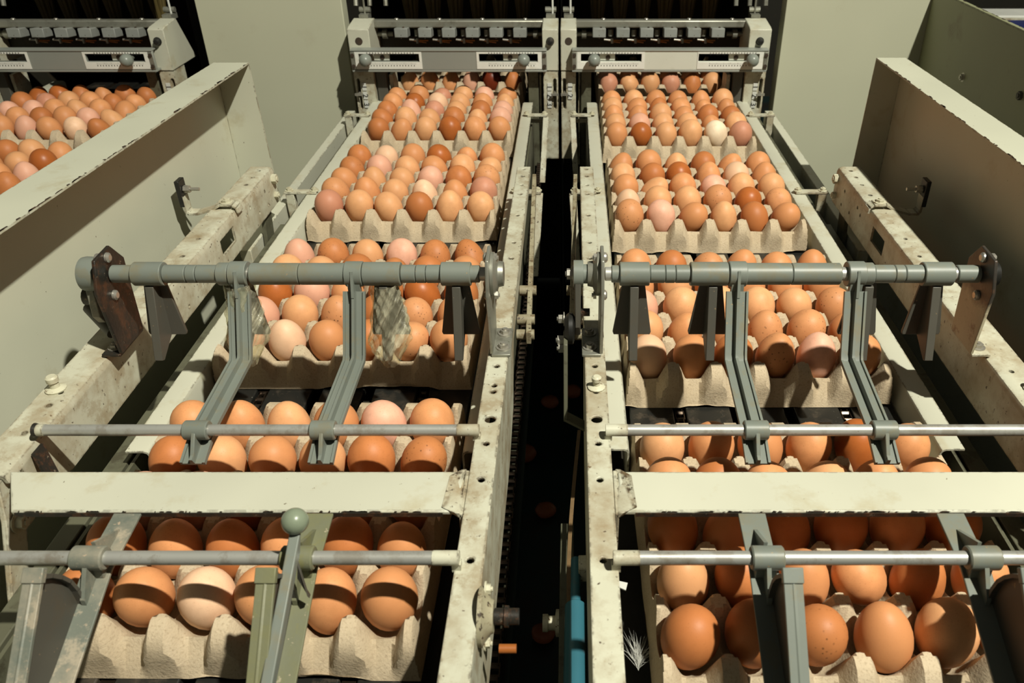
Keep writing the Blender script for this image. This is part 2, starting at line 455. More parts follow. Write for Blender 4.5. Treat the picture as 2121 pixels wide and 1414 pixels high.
    for a, b in sl: cu.box((P(a), 1.77, z0 + .017), (P(b), 1.80, z0 + .033))
    bar = MB().box((xa, 1.778, z0), (xb, 1.7855, z1 - .003)).build('scale_bar', M['alub'] if bright else M['alu'], r, .0008, cut=cu)
    MB().box((xa, 1.7762, z1 - .0029), (xb, 1.80, z1)).box((xa, 1.7775, z0 - .0045), (xb, 1.80, z0 - .0002)).build('bar_lip', M['alu'], bar, .0006)
    MB().box((xa + .01, 1.7957, z0 + .0002), (xb - .01, 1.80, z0 + .014)).build('bar_backing', M['inner'], bar)
    y = 1.7779
    for (a, b), (c, d) in zip(sw, sl):
        for zz0, zz1, dn in ((z0 + .0335, z1 - .0045, False), (z0 + .002, z0 + .0165, True)):
            st = MB().box((P(a), y - .0012, zz0), (P(b), y, zz1)).build('scale_strip', M['scale'], bar)
            strip_digits(bar, P(a + .06), P(b - .03), y - .0012, (zz0 + zz1) / 2, 34, dn)
        for e0, e1 in ((a, c), (d, b)):
            MB().box((P(e0), y - .0012, z0 + .0167), (P(e1), y, z0 + .0333)).build('scale_strip', M['scale'], bar)
    for t in (.0115, .9885):
        MB().box((P(t) - .0042, y - .002, z0 + .002), (P(t) + .0042, y, z1 - .005)).build('end_tab', M['galv'], bar, .0005)
        for zz in (z0 + .008, z1 - .011):
            MB().cyl((P(t), y - .004, zz), (P(t), y - .0021, zz), .0040, 14).cyl((P(t), y - .0046, zz), (P(t), y - .0041, zz), .0018, 6).build('screw', M['chip'], bar)
    for i, t in enumerate(kn):
        kz = (z0 + z1) / 2 + .004
        kb = MB().lathe((P(t), 1.785, kz), (0, -1, 0), [(0, .0045), (.012, .0045), (.016, .0085), (.020, .0118), (.027, .0132), (.034, .0122), (.039, .0090), (.0415, .0045), (.042, .0006)], 24)
        kb.build('knob', M['knob'], bar, angle=50)
        sgn = 1 if i == 0 else -1
        bl = MB().box((P(t) + min(sgn * .012, sgn * .045), 1.7865, z0 + .0172), (P(t) + max(sgn * .012, sgn * .045), 1.7925, z0 + .0328))
        b = bl.build('slide_block', M['alub'], bar, .0006)
        MB().cyl((P(t) + sgn * .030, 1.7850, z0 + .024), (P(t) + sgn * .030, 1.7864, z0 + .024), .005, 14).build('block_screw', M['chip'], bar)
    # square shaft with rivets
    xa, xb = X(-.440, -.060)
    sh = MB().box((xa, 1.858, .1745), (xb, 1.878, .1905)).build('cross_shaft', M['galv'], r, .003)
    for i in range(4):
        xx = xa + .06 + i * (xb - xa - .1) / 3
        MB().ball((xx, 1.868, .1915), .005, 10, 6, (1, 1, .5)).build('rivet', M['bolt'], sh)
    # six grey blocks, pins and springs under the shaft
    for i in range(6):
        xx = f(-.3666 + i * .0512)
        b = MB().box((xx - .0142, 1.832, .1585), (xx + .0142, 1.866, .1775), Matrix.Rotation(math.radians(-6), 3, 'X'))
        bo = b.build('gripper_block', M['box'], r, .0015)
        MB().box((xx - .0006, 1.8315, .158), (xx + .0006, 1.834, .166)).cyl((xx + .004, 1.845, .1778), (xx + .004, 1.845, .1800), .0022, 8).build('block_slit', M['chip'], bo)
        if i < 5:
            x2 = xx + (f(1) - f(0)) * .0256
            p = MB().cyl((x2 - .014, 1.862, .150), (x2 + .002, 1.862, .1485), .0022, 8)
            p.cyl((x2 + .004, 1.858, .1530), (x2 + .004, 1.858, .1430), .0030, 8)
            p.build('linkage_pin', M['bolt'], r)
            MB().cyl((x2 + .004, 1.860, .149), (x2 + .026, 1.868, .147), .0018, 8).cyl((x2 - .004, 1.866, .1465), (x2 + .022, 1.866, .143), .0016, 8).build('brass_link', M['brass'], r)
            MB().cyl((x2 + .001, 1.880, .168), (x2 + .001, 1.880, .154), .0062, 12).build('spring_cap', M['galv'], r)
    MB().box((X(-.44, -.06)[0], 1.90, .118), (X(-.44, -.06)[1], 1.905, .148)).build('rear_rail', M['inner'], r)
    # egg gripper cups hanging in the dark
    for i in range(6):
        xx = f(-.3666 + i * .0512)
        cp = MB()
        for k in range(9):
            a = 2 * math.pi * k / 9
            c, sn = math.cos(a), math.sin(a)
            cp.cyl((xx + c * .020, 1.98 + sn * .020, .262), (xx + c * .0105, 1.98 + sn * .0105, .172), .0058, 6, .0040)
        cp.cyl((xx, 1.98, .262), (xx, 1.98, .176), .017, 12, .009)
        co = cp.build('gripper_cup', M['cup'], r, recalc=True)
        MB().cyl((xx, 1.985, .235), (xx, 1.985, .168), .0135, 14, .0115).build('cup_lining', M['red'], co)
    # top linkage, mostly out of frame
    t = MB(); xo = f(-.44)
    t.cyl((xo - .035, 1.90, .232), (xo + .045, 1.90, .232), .004, 10)
    for dx in (-.03, 0, .035): t.cyl((xo + dx, 1.90, .240), (xo + dx, 1.892, .214), .005, 8)
    t.build('linkage', M['galv'], r)
    return r

M3 = lambda x: x - .834
head(ML, 'packing head above the left conveyor with grey scale bar and two knobs', False, 'L')
head(MR, 'packing head above the right conveyor with shiny scale bar and two knobs', True, 'R')
h3 = head(M3, 'packing head at far left above the conveyor cut by the frame', False, '3')

# ------------------------------------------------------------------ conveyors
def hole_row(m, xs, ys, z, r=.0026):
    for y in ys:
        for x in xs: m.cyl((x, y, z - .006), (x, y, z + .006), r, 10)
    return m

def conveyor(f, label, near, yg=.6176, full=True):
    X = lambda a, b: sorted((f(a), f(b)))
    r = empty('conveyor', label, 'conveyor', (f(-.265), 1.0, -.74))
    Y0, Y1 = near, 2.40
    for a, b in ((-.415, -.366), (-.352, -.302), (-.290, -.241), (-.229, -.179), (-.165, -.116)):
        x0, x1 = X(a, b)
        MB().box((x0, Y0, -.014), (x1, Y1, -.0045)).build('belt_strip', M['belt'], r, .0015)
    x0, x1 = X(-.44, -.09)
    MB().box((x0, Y0, -.045), (x1, Y1, -.030)).build('bed_plate', M['inner'], r)
    for xc in (-.3590, -.172):
        xx = f(xc); c = MB()
        for i in range(int((Y1 - Y0) / .0127)):
            y = Y0 + i * .0127
            c.cyl((xx - .004, y, -.0105), (xx + .004, y, -.0105), .0034, 7)
            o = .0048 if i % 2 else .0034
            for sg in (-1, 1): c.box((xx + sg * o - .0006, y - .0015, -.0135), (xx + sg * o + .0006, y + .0142, -.0075))
        k = c.build('drive_chain', M['chain'], r, recalc=False); k['kind'] = 'stuff'
    # guide rails: folded sheet, top flange and inner web
    for a, b, y0 in ((-.4400, -.4165, yg), (-.0845, -.1080, yg)):
        xo, xi = f(a), f(b); sg = 1 if xi > xo else -1
        prof = [(xo, .030), (xi - sg * .005, .030), (xi - sg * .0015, .0285), (xi, .025), (xi, -.022), (xi - sg * .002, -.022),
                (xi - sg * .002, .0245), (xi - sg * .003, .0268), (xi - sg * .006, .028), (xo, .028)]
        y1 = 1.98 if a < -.2 else 1.80
        MB().prism([(x, y0, z) for x, z in prof], (0, y1 - y0, 0)).build('guide_rail', M['cream'], r)
    # cross ties, posts and outer rail
    for yy in (1.279, 1.70):
        xo, xi = f(-.478), f(-.424)
        a, b = sorted((xo, xi))
        MB().box((a, yy - .007, .0305), (b, yy + .007, .0345)).build('cross_tie', M['cream_worn'], r, .0008)
        for xx in (f(-.470), f(-.428)):
            MB().bolt((xx, yy, .0346), (0, 0, 1), .0048, .0035).build('bolt', M['cbolt'], r)
        p0, p1 = sorted((f(-.476), f(-.462)))
        MB().box((p0, yy - .0065, -.20), (p1, yy + .0065, .0303)).build('post', M['cream_worn'], r, .0008)
        xo, xi = f(-.092), f(-.050); a, b = sorted((xo, xi))
        MB().box((a, yy - .007, .0305), (b, yy + .007, .0345)).box((a, yy + .012, .012), (b, yy + .016, .020)).build('cross_tie', M['cream_worn'], r, .0008)
        for xx in (f(-.094), f(-.056)):
            MB().bolt((xx, yy, .0346), (0, 0, 1), .0048, .0035).build('bolt', M['cbolt'], r)
        s = MB().prism([(f(-.059), yy - .006, .030), (f(-.047), yy - .006, .030), (f(-.055), yy - .07, -.09), (f(-.067), yy - .07, -.09)], (0, .008, 0))
        s.build('post', M['cream_worn'], r, .0008)
    a, b = X(-.497, -.480)
    MB().box((a, 1.10, -.03), (b, 1.80, .012)).build('outer_rail', M['cream'], r, .001)
    # side channels below the rails
    a, b = X(-.466, -.447)
    MB().box((a, Y0, -.20), (b, 1.78, .002)).box((min(a, b), Y0, -.001), (max(a, b), 1.2, .010)).build('side_channel', M['olive'], r, .001)
    a, b = X(-.443, -.4395)
    MB().box((a, Y0, -.34), (b, 1.98, .010)).build('side_plate', M['olive'], r)
    a, b = X(-.0870, -.0835)
    MB().box((a, Y0, -.42), (b, 1.80, .004)).build('side_plate', M['olive'], r)
    return r

conveyor(ML, 'left tray conveyor with cream guide rails and black belt strips', .02)
conveyor(MR, 'right tray conveyor with cream guide rails and black belt strips', .02, .6213)
conveyor(lambda x: x - .797, 'far left tray conveyor behind the left side guard', .70, 1.0)

# ------------------------------------------------------------------ hold-down frames
def frame(f, label, lane):
    X = lambda a, b: sorted((f(a), f(b)))
    r = empty('hold_down_frame', label, 'machine frame', (f(-.28), .60, 0.0))
    L = f is ML
    # outer bar: folded channel
    xo, xi = f(-.500), f(-.466); sg = 1 if xi > xo else -1
    prof = [(xo, .100), (xi - sg * .007, .100), (xi - sg * .002, .098), (xi, .093), (xi, .0435), (xi - sg * .003, .0435),
            (xi - sg * .003, .092), (xi - sg * .0045, .0955), (xi - sg * .008, .097), (xo, .097)]
    cu = MB()
    w0, w1 = sorted((xi - sg * .02, xi + sg * .02))
    cu.box((w0, .981, .0625), (w1, 1.030, .084))
    cu.box((w0, .495, .083), (w1, .524, .091))
    hole_row(cu, [f(-.481)], (1.197, 1.170, 1.140, .955, .905, .62, .60, .56) if L else (1.197, 1.170, 1.140, 1.10, .955, .905, .655, .62, .61, .555), .0985, .0028)
    for y, z in ((1.165, .080), (1.13, .060), (1.10, .081), (1.085, .076), (1.17, .056), (.86, .055)):
        cu.cyl((w0, y, z), (w1, y, z), .0026, 10)
    MB().prism([(x, .505, z) for x, z in prof], (0, 1.216 - .505, 0)).build('outer_bar', M['cream_worn'], r, cut=cu)
    e = MB().bolt((xi, 1.205, .084), (sg, 0, 0), .0075, .007, False).bolt((xi, 1.203, .058), (sg, 0, 0), .0055, .006, False)
    e.build('bolt', M['cbolt'], r)
    # hanger strut below the bar end
    p = MB().prism([(xi - sg * .012, 1.16, .0432), (xi - sg * .012, 1.19, .0432), (xi - sg * .012, 1.16, -.12), (xi - sg * .012, 1.125, -.12)], (sg * .006, 0, 0))
    p.build('hanger_strut', M['olive'], r)
    # inner bar: perforated flange with a deep web
    xo, xi = f(-.0842), f(-.0635); sg = 1 if xi > xo else -1
    cu = MB()
    hole_row(cu, [f(-.0735)], (1.205, 1.175, 1.14, 1.105, 1.03, .945, .90, .665, .632, .622, .546, .500, .414), .0985, .0030)
    cu.cyl((f(-.073), .580, .09), (f(-.073), .580, .11), .0052, 12)
    MB().prism([(xo, .14, .097), (xo, 1.2165, .097), (xo, 1.2165, .100), (xo, .14, .100)], (xi - xo, 0, 0)).build('inner_bar', M['cream_worn'], r, .0008, cut=cu)
    wb = MB().prism([(xi, .14, .0968), (xi, 1.2165, .0968), (xi, 1.2165, .086), (xi, .76, .070), (xi, .715, .010), (xi, .64, -.008), (xi, .14, -.008)], (-sg * .0025, 0, 0))
    wb.build('web_plate', M['cream_worn'], r, .0005)
    if not L:
     gl = MB().lathe((f(-.074), .628, .1001), (0, 0, 1), [(0, .008), (.0015, .0085), (.003, .006), (.0035, .0035), (.008, .0033), (.0085, .0046), (.012, .0046), (.0135, .003)], 14)
     gl.build('grease_nipple', M['cbolt'], r)
    gl = MB().lathe((f(-.488), .625, .1001), (0, 0, 1), [(0, .009), (.0015, .0095), (.003, .0065), (.0035, .0045), (.009, .0042), (.0095, .0056), (.014, .0056), (.0155, .004)], 14)
    gl.build('grease_nipple', M['cbolt'], r)
    # flat cross beam
    xa, xb = X(-.4655, -.0885)
    MB().prism([(f(-.4655), .5105, .0955), (f(-.4380), .464, .0955), (f(-.0895), .464, .0955), (f(-.0885), .5105, .0955)], (0, 0, .004)).build('cross_beam', M['cream'], r, .0012)
    MB().box((xa + .030 if L else xa + .012, .4632, .0945), (xb - .012 if L else xb - .030, .4642, .0982)).build('rusty_shaded_edge', M['rust'], r)  # rust line, kept dark to paint in the shade under the beam's edge
    BE = (xa, xb)
    for t in (f(-.0885),):
        k = MB(); i = 1 if t == xa else -1
        k.prism([(t, .461, .0955), (t, .512, .0955), (t + i * .002, .512, .101), (t + i * .012, .505, .1002), (t + i * .014, .468, .1002), (t + i * .002, .461, .101)], (-i * .004, 0, -.0))
        k.prism([(t - i * .004, .461, .060), (t - i * .004, .512, .060), (t - i * .004, .512, .0995), (t - i * .004, .461, .0995)], (i * .003, 0, 0))
        k.build('weld_tab', M['cream_worn'], r, .0008)
    # flaked paint along the beam's lower edge, in the plane of its top
    random.seed(int(abs(BE[0]) * 1000)); m = MB()
    for i in range(55):
        x = random.uniform(BE[0] + .030, BE[1] - .030); l = random.choice((.001, .002, .003, .005, .009)) * random.uniform(.7, 1.3); h = random.uniform(.0002, .0009)
        m.prism([(x, .4636, .0994), (x + l, .4636, .0994), (x + l * .8, .4636 + h, .0994), (x + l * .3, .4636 + h * 1.5, .0994)], (0, 0, .0003))
    m.build('paint_chips', M['chip'], r)['kind'] = 'stuff'
    # two steel rods with painted ends
    for y, z in ((.5542, .108), (.4068, .110)):
        xa, xb = (X(-.4637, -.0858) if y > .5 else X(-.520, -.0858))
        ro = MB().cyl((xa, y, z), (xb, y, z), .0051, 18).build('rod', M['steel'], r)
        e0, e1 = X(-.0800, -.099)
        lx0, lx1 = X(-.0856, -.0790)
        MB().box((lx0, y - .003, .0985), (lx1, y + .003, z - .004)).build('weld_pad', M['cream_worn'], r)
        pt = MB().cyl((e0, y, z), (e1, y, z), .0054, 18).build('painted_rod_end', M['cream_worn'], ro)
        if y > .5:
            e0, e1 = X(-.4637, -.457)
            MB().cyl((e0, y, z), (e1, y, z), .0054, 18).build('painted_rod_end', M['cream_worn'], ro)
            MB().lathe((f(-.4662), y, z), (sg if False else (1 if f(0) > f(-1) else -1), 0, 0), [(0, .0064), (.0015, .0060), (.003, .0055)], 16).build('rust_ring', M['rust'], ro)
    st = MB().prism([(f(-.4645), .552, .095), (f(-.4645), .537, .095), (f(-.444), .520, .050), (f(-.444), .532, .050)], (f(.003) - f(0), 0, 0))
    st.build('brace_strip', M['rust'], r)
    # tube bracket plates
    poly = [(.7188, .2053), (.7361, .1840), (.7340, .160), (.7298, .103), (.6812, .103), (.6758, .175), (.6885, .2036)]
    for xc, mat in ((-.4520, M['rust'] if L else M['galv']), (-.0800, M['galv'])):
        xx = f(xc); sg = 1 if f(1) > f(0) else -1
        if xc < -.3 and not L: mat = M['bracket2']
        b = MB().prism([(xx - .0017, y, z) for y, z in poly], (.0034, 0, 0)).build('bracket_plate', mat, r, .0008)
        out = -sg if xc < -.3 else sg
        f0, f1 = sorted((xx, xx + out * .019))
        MB().box((f0, .680, .1004), (f1, .731, .1034)).build('bracket_foot', M['cream_worn'] if xc < -.3 and not L else mat, b, .0006)
        MB().bolt((xx + out * .011, .693, .1034), (0, 0, 1), .0048, .0035).bolt((xx + out * .011, .720, .1034), (0, 0, 1), .0048, .0035).build('bolt', M['bolt'], b)
        # flange bearing and screws
        MB().lathe((xx + out * .0019, .7075, .180), (out, 0, 0), [(0, .0215), (.003, .0215), (.005, .018), (.007, .013), (.012, .012)], 24).build('flange_bearing', M['galv'] if xc > -.3 else M['black'], b)
        sc_ = MB()
        for y, z in ((.708, .1975), (.700, .1605)):
            sc_.lathe((xx - out * .0019, y, z), (-out, 0, 0), [(0, .0052), (.002, .005), (.0035, .003)], 12)
            sc_.bolt((xx + out * .0052, y, z), (out, 0, 0), .0042, .003, False)
        sc_.build('screw', M['bolt'], b)
    # bent strap to the guard wall
    tt = .003
    sx = 1 if f(1) > f(0) else -1
    pa = [(-.4645, .094), (-.4655, .1015), (-.470, .1045), (-.486, .1045), (-.496, .0985), (-.520, .0915), (-.5335, .0915), (-.5365, .096), (-.5375, .140)]
    pb = [(x + .0, z) for x, z in pa]
    m = MB()
    for i in range(len(pa) - 1):
        (x0, z0), (x1, z1) = pa[i], pa[i + 1]
        n = Vector((z1 - z0, x0 - x1)).normalized() * tt
        m.prism([(f(x0), 1.048, z0), (f(x1), 1.048, z1), (f(x1 + n.x), 1.048, z1 + n.y), (f(x0 + n.x), 1.048, z0 + n.y)], (0, .018, 0))
    s = m.build('strap', M['cream_worn'], r, .0004)
    MB().bolt((f(-.479), 1.057, .1046 + .003), (0, 0, 1), .006, .0035).build('bolt', M['cbolt'], s)
    mb = MB().cyl((f(-.5365), 1.057, .127), (f(-.512), 1.057, .127), .0023, 10)
    mb.cyl((f(-.5330), 1.057, .127), (f(-.5285), 1.057, .127), .0055, 6); mb.cyl((f(-.5283), 1.057, .127), (f(-.5248), 1.057, .127), .0050, 6)
    mb.build('clamp_bolt', M['bolt'], s)
    MB().box((min(f(-.5405), f(-.5340)), 1.0475, .104), (max(f(-.5405), f(-.5340)), 1.0665, .141)).build('dark_pad', M['black'], s, .001)
    # corner gusset near the viewer
    g = MB().prism([(f(-.476), y, z) for y, z in ((.500, .095), (.518, .095), (.513, .050), (.487, .0), (.470, -.045), (.440, -.045), (.463, .005), (.490, .060))], (f(.005) - f(0), 0, 0))
    go = g.build('hanger_plate', M['cream_worn'], r, .001)
    MB().bolt((f(-.4705), .500, .052), (f(1) - f(0), 0, 0), .0062, .006).build('bolt', M['cbolt'], go)
    return r

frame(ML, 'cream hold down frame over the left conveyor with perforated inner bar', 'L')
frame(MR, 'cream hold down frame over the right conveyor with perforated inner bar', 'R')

# ------------------------------------------------------------------ paddle shafts
def wrap_mesh(f, xc, seed, top=.172):
    """crumpled stretch film pulled tight around a paddle and its fin"""
    m = MB(); n = 44; rows = 36; vs = []
    prof = [(0, .0125, .0125, .0130), (.25, .0150, .0150, .0150), (.55, .0185, .0200, .0185), (.72, .0200, .0225, .0185), (.86, .0130, .0150, .0150), (1, .0075, .0075, .0070)]
    for j in range(rows):
        t = j / (rows - 1)
        for (t0, l0, r0, b0), (t1, l1, r1, b1) in zip(prof[:-1], prof[1:]):
            if t0 <= t <= t1 + 1e-6:
                k = (t - t0) / (t1 - t0); wl = l0 + (l1 - l0) * k; wr = r0 + (r1 - r0) * k; bb = b0 + (b1 - b0) * k; break
        z = top - t * (top - .089); yc = .7045 - .020 * t ** 1.6
        for i in range(n):
            an = 2 * math.pi * i / n
            c, sn = math.cos(an), math.sin(an)
            nv = noise.noise(Vector((c * 1.9 + seed, sn * 1.9, t * 4)))
            fold = .07 * math.sin(an * 6 + t * 22 + seed) + .05 * math.sin(an * 13 - t * 31)
            k = 1 + .14 * nv + fold
            x = xc + (c * (wr if c > 0 else wl)) * k
            vs.append((f(x), yc + sn * bb * k, z + .002 * nv + .010 * t * c * (1 - t) * 2))
    fs = [(j * n + i, j * n + (i + 1) % n, (j + 1) * n + (i + 1) % n, (j + 1) * n + i) for j in range(rows - 1) for i in range(n)]
    return m.add(vs, fs)

def shaft(f, label, lane, xs):
    L = f is ML
    r = empty('paddle_shaft', label, 'shaft', (f(-.27), .7075, .180))
    y, z = .7075, .180
    def tube(a, b, rad, name='sleeve', mat='greyp', bev=.0008):
        x0, x1 = sorted((f(a), f(b)))
        return MB().lathe((x0, y, z), (1, 0, 0), [(0, rad - .0006), (.0007, rad), (x1 - x0 - .0007, rad), (x1 - x0, rad - .0006)], 26).build(name, M[mat], r)
    tube(-.4495, -.083, .0068, 'core_rod', 'steel')
    tube(-.4490, -.427, .0088)
    for a, b in ((-.398, -.376), (-.3755, -.366), (-.3655, -.3455)): tube(a, b, .0090)
    tube(-.313, -.2655, .0108); tube(-.265, -.2205, .0108)
    for a, b in ((-.166, -.152), (-.1515, -.142), (-.1415, -.127)): tube(a, b, .0090)
    tube(-.099, -.0895, .0086)
    for i, xc in enumerate(xs):
        wd = .0145 if i in (0, 3) else .0165
        if i in (1, 2): x0, x1 = xc - .0165 + (.0 if i == 1 else .0), xc + .0165
        else: x0, x1 = xc - wd, xc + wd
        if i == 1: x0, x1 = -.345, -.3335
        if i == 2: x0, x1 = -.2030, -.1665
        if i == 1: x0, x1 = -.3450, -.3338
        pc = tube(x0, x1, .0118 if i != 1 else .0112, 'collar')
        # back plate, a trapezoid, and the fin that meets it at right angles
        yb = .7105; pw0, pw1 = .0105, .0195
        pts = [(f(xc - pw0), yb, .172), (f(xc + pw0), yb, .172), (f(xc + pw1), yb - .004, .1135), (f(xc + pw1 - .001), yb - .004, .1105), (f(xc - pw1 + .001), yb - .004, .1105), (f(xc - pw1), yb - .004, .1135)]
        mt = M['paddle']
        pl = MB().prism(pts, (0, .0035, 0)).build('paddle', mt, r, .0006)
        th = .0042
        fin = [(f(xc - th), .7130, .172), (f(xc - th), .6985, .170), (f(xc - th), .6925, .150), (f(xc - th), .6760, .0985), (f(xc - th), .6800, .0968), (f(xc - th), .7065, .1110)]
        MB().prism(fin, (f(2 * th) - f(0), 0, 0)).build('fin', mt, pl, .0006)
        if L and i in (1, 2):
            wo = wrap_mesh(f, xc + .001, 3 + i).build('plastic_wrap', M['wrap'], pl, recalc=False)
            wo['label'] = 'crumpled clear film wrapped around the paddle'
    if L:
        # bearing drum and crank outside the left bracket
        m = MB().lathe((-.4605, y, z), (-1, 0, 0), [(0, .0165), (.012, .0172), (.016, .0165), (.017, .011)], 26); m.build('drum', M['greyp'], r)
        MB().bolt((-.4775, y, z), (-1, 0, 0), .006, .004).build('bolt', M['bolt'], r)
        m = MB().prism([(-.4755, .6995, .182), (-.4755, .716, .170), (-.4755, .713, .136), (-.4755, .700, .1285), (-.4755, .6935, .139)], (.008, 0, 0))
        m.build('crank_arm', M['greypd'], r, .001)
        m = MB().cyl((-.492, .722, .135), (-.462, .700, .118), .0085, 14).cyl((-.4895, .716, .150), (-.478, .716, .150), .009, 14)
        m.build('link_rod', M['paddle'], r)
    else:
        # collar and lever hanging into the gap
        xx = f(-.0665)
        MB().lathe((f(-.072), y, z), (-1, 0, 0), [(0, .0095), (.010, .0095), (.0102, .0135), (.0195, .0135), (.020, .011)], 24).build('hub', M['greyp'], r)
        MB().bolt((f(-.052) , y, z), (-1, 0, 0), .0055, .005).build('bolt', M['bolt'], r)
        x0 = f(-.0535)
        MB().prism([(x0, .697, .185), (x0, .721, .185), (x0, .712, .130), (x0, .690, .120), (x0, .685, .132)], (.006, 0, 0)).build('lever', M['paddle'], r, .001)
        MB().box((f(-.0625) - .004, .692, .141), (f(-.0625) + .006, .699, .146)).build('stop_pin', M['rust'], r)
        x1 = -.0065
        MB().lathe((x1, .693, .126), (1, 0, 0), [(0, .012), (.004, .016), (.008, .016), (.010, .012)], 22).build('pivot_disc', M['black'], r)
        MB().bolt((x1, .700, .133), (-1, 0, 0), .0048, .005).bolt((x1, .690, .114), (-1, 0, 0), .0055, .006).bolt((x1, .684, .108), (-1, 0, 0), .0045, .005).build('bolt', M['bolt'], r)
        MB().prism([(x1 - .001, .692, .125), (x1 - .001, .672, .120), (x1 - .001, .645, .048), (x1 - .001, .652, .040), (x1 - .001, .662, .046)], (.004, 0, 0)).build('hanging_strip', M['olive'], r, .0006)
        MB().prism([(x1, .645, .046), (x1, .662, .044), (x1 + .024, .655, .034), (x1 + .024, .638, .036)], (0, 0, .003)).build('strip_foot', M['olive'], r)
    return r

shaft(ML, 'grey paddle shaft over the left conveyor with two film wrapped paddles', 'L', (-.4130, -.3280, -.1840, -.1126))
shaft(MR, 'grey paddle shaft over the right conveyor with four bare paddles', 'R', (-.4080, -.3420, -.1890, -.1120))

# ------------------------------------------------------------------ fingers hanging from shaft to rod
FPROF = [(-.0108, 0), (.0108, 0), (.0108, .0042), (.0086, .0042), (.0086, .0022), (.0020, .0022), (.0013, .0082), (-.0013, .0082), (-.0020, .0022), (-.0086, .0022), (-.0086, .0042), (-.0108, .0042)]
def finger(x, dx, label, mat):
    r = empty('guide_finger', label, 'guide finger', (x, .6, .1), 'upper guide fingers')
    P = lambda y, z, k: (y, z, x + dx * k)
    s = MB().sweep([P(.6985, .1655, 0), P(.6690, .1105, .35), P(.664, .1050, .4), P(.5640, .0985, .9), P(.5330, .0870, 1)], FPROF)
    s.build('strip', M[mat], r, angle=20)
    rb = MB().prism([(x - .0014, .7000, .1885), (x - .0014, .6965, .1880), (x - .0014, .6875, .164), (x - .0014, .6985, .164)], (.0028, 0, 0))
    rb.box((x - .006, .6965, .160), (x + .006, .702, .176))
    rb.build('rib', M[mat], r)
    MB().lathe((x - .0085, .7075, .180), (1, 0, 0), [(0, .0119), (.0007, .0125), (.0163, .0125), (.017, .0119)], 26).build('collar', M['greyp'], r)
    c = MB().lathe((x + dx - .0105, .5542, .108), (1, 0, 0), [(0, .0078), (.0008, .0086), (.0202, .0086), (.021, .0078)], 20)
    c.build('rod_collar', M[mat], r)
    MB().prism([(x + dx - .0018, .547, .112), (x + dx - .0018, .5330, .0945), (x + dx - .0018, .5330, .0885), (x + dx - .0018, .552, .0960)], (.0036, 0, 0)).build('tip_rib', M[mat], r, .0006)
finger(-.3245, -.0005, 'left grey finger over the left conveyor, from paddle shaft to rod', 'greyp')
finger(-.2120, -.0032, 'right grey finger over the left conveyor, beside the film wrapped paddle', 'greyp')
finger(.1625, -.0020, 'left grey finger over the right conveyor, from paddle shaft to rod', 'greyp')
finger(.2780, -.0064, 'right grey finger over the right conveyor, from paddle shaft to rod', 'greyp')

def latch(x, xt, label, mat, lever=False):
    """lower fingers: strip under the rod, upright web and a second steep strip above it"""
    r = empty('latch_finger', label, 'latch finger', (x, .4, .1), 'lower latch fingers')
    w = .0106
    prof = [(-w, 0), (w, 0), (w, .0024), (-w, .0024)]
    MB().sweep([(.4600, .0995, x), (.410, .0945, x), (.337, .0655, x), (.25, .0385, x)], prof).build('strip', M[mat], r, .0005)
    rb = MB().prism([(x - .0014, .444, .1005), (x - .0014, .414, .0975), (x - .0014, .4150, .1170)], (.0028, 0, 0))
    rb.prism([(x - .0016, .402, .1140), (x - .0016, .384, .092), (x - .0016, .384, .082), (x - .0016, .412, .094)], (.0032, 0, 0))
    rb.build('rib', M[mat], r)
    MB().box((x - .008, .402, .094), (x + .008, .412, .106)).build('saddle', M[mat], r, .001)
    MB().lathe((x - .0115, .4068, .110), (1, 0, 0), [(0, .0078), (.001, .0088), (.022, .0088), (.023, .0078)], 20).build('rod_collar', M[mat], r)
    arcp = [(.3665, .1385), (.3735, .1315), (.3800, .1225), (.3850, .1125), (.3875, .1010), (.3880, .0900), (.3875, .0810)]
    web = arcp + [(.337, .0690), (.285, .0545), (.285, .0640), (.3174, .0935)]
    MB().prism([(xt - .0014, y, z) for y, z in web], (.0028, 0, 0)).build('web', M['paddle'], r)
    prof2 = [(-.0062, 0), (.0062, 0), (.0062, .0030), (.0009, .0030), (.0004, .0036), (-.0004, .0036), (-.0009, .0030), (-.0062, .0030)]
    MB().sweep([(.3655, .1370, xt), (.3174, .0930, xt), (.285, .0635, xt)], prof2).build('top_strip', M[mat], r, .0004)
    ct = MB().sweep([(.3700, .1412, xt), (.3625, .1344, xt)], [(-.0068, -.0008), (.0068, -.0008), (.0068, .0042), (-.0068, .0042)])
    ct.build('catch', M[mat], r, .0006)
    arc = MB()
    for (y0, z0), (y1, z1) in zip(arcp[:-1], arcp[1:]):
        d = Vector((y1 - y0, z1 - z0)).normalized(); nn = Vector((d.y, -d.x)) * .0028
        arc.prism([(xt - .0058, y0, z0), (xt - .0058, y1, z1), (xt - .0058, y1 + nn.x, z1 + nn.y), (xt - .0058, y0 + nn.x, z0 + nn.y)], (.0116, 0, 0))
    arc.build('arc_rib', M['paddle'], r)
    if lever:
        bx = x + .004
        lv = MB().prism([(bx - .0035, .4060, .142), (bx - .0035, .4000, .1395), (bx - .0035, .312, .099), (bx - .0035, .312, .090), (bx - .0035, .395, .128)], (.0075, 0, 0))
        lv.build('lever', M['greyp'], r, .0008)
        MB().prism([(bx + .004, .386, .126), (bx + .010, .376, .106), (bx + .010, .3785, .101), (bx + .004, .381, .118)], (0, .003, 0)).build('lever_brace', M['paddle'], r)
        b = MB().ball((bx + .0005, .4060, .1470), .0093, 28, 18).build('ball_knob', M['knobg'], r, angle=60)
        b['label'] = 'round grey green ball knob on the lever'
latch(-.3440, -.3505, 'dirty grey latch finger at the lower left corner, caked with dust', 'greypd')
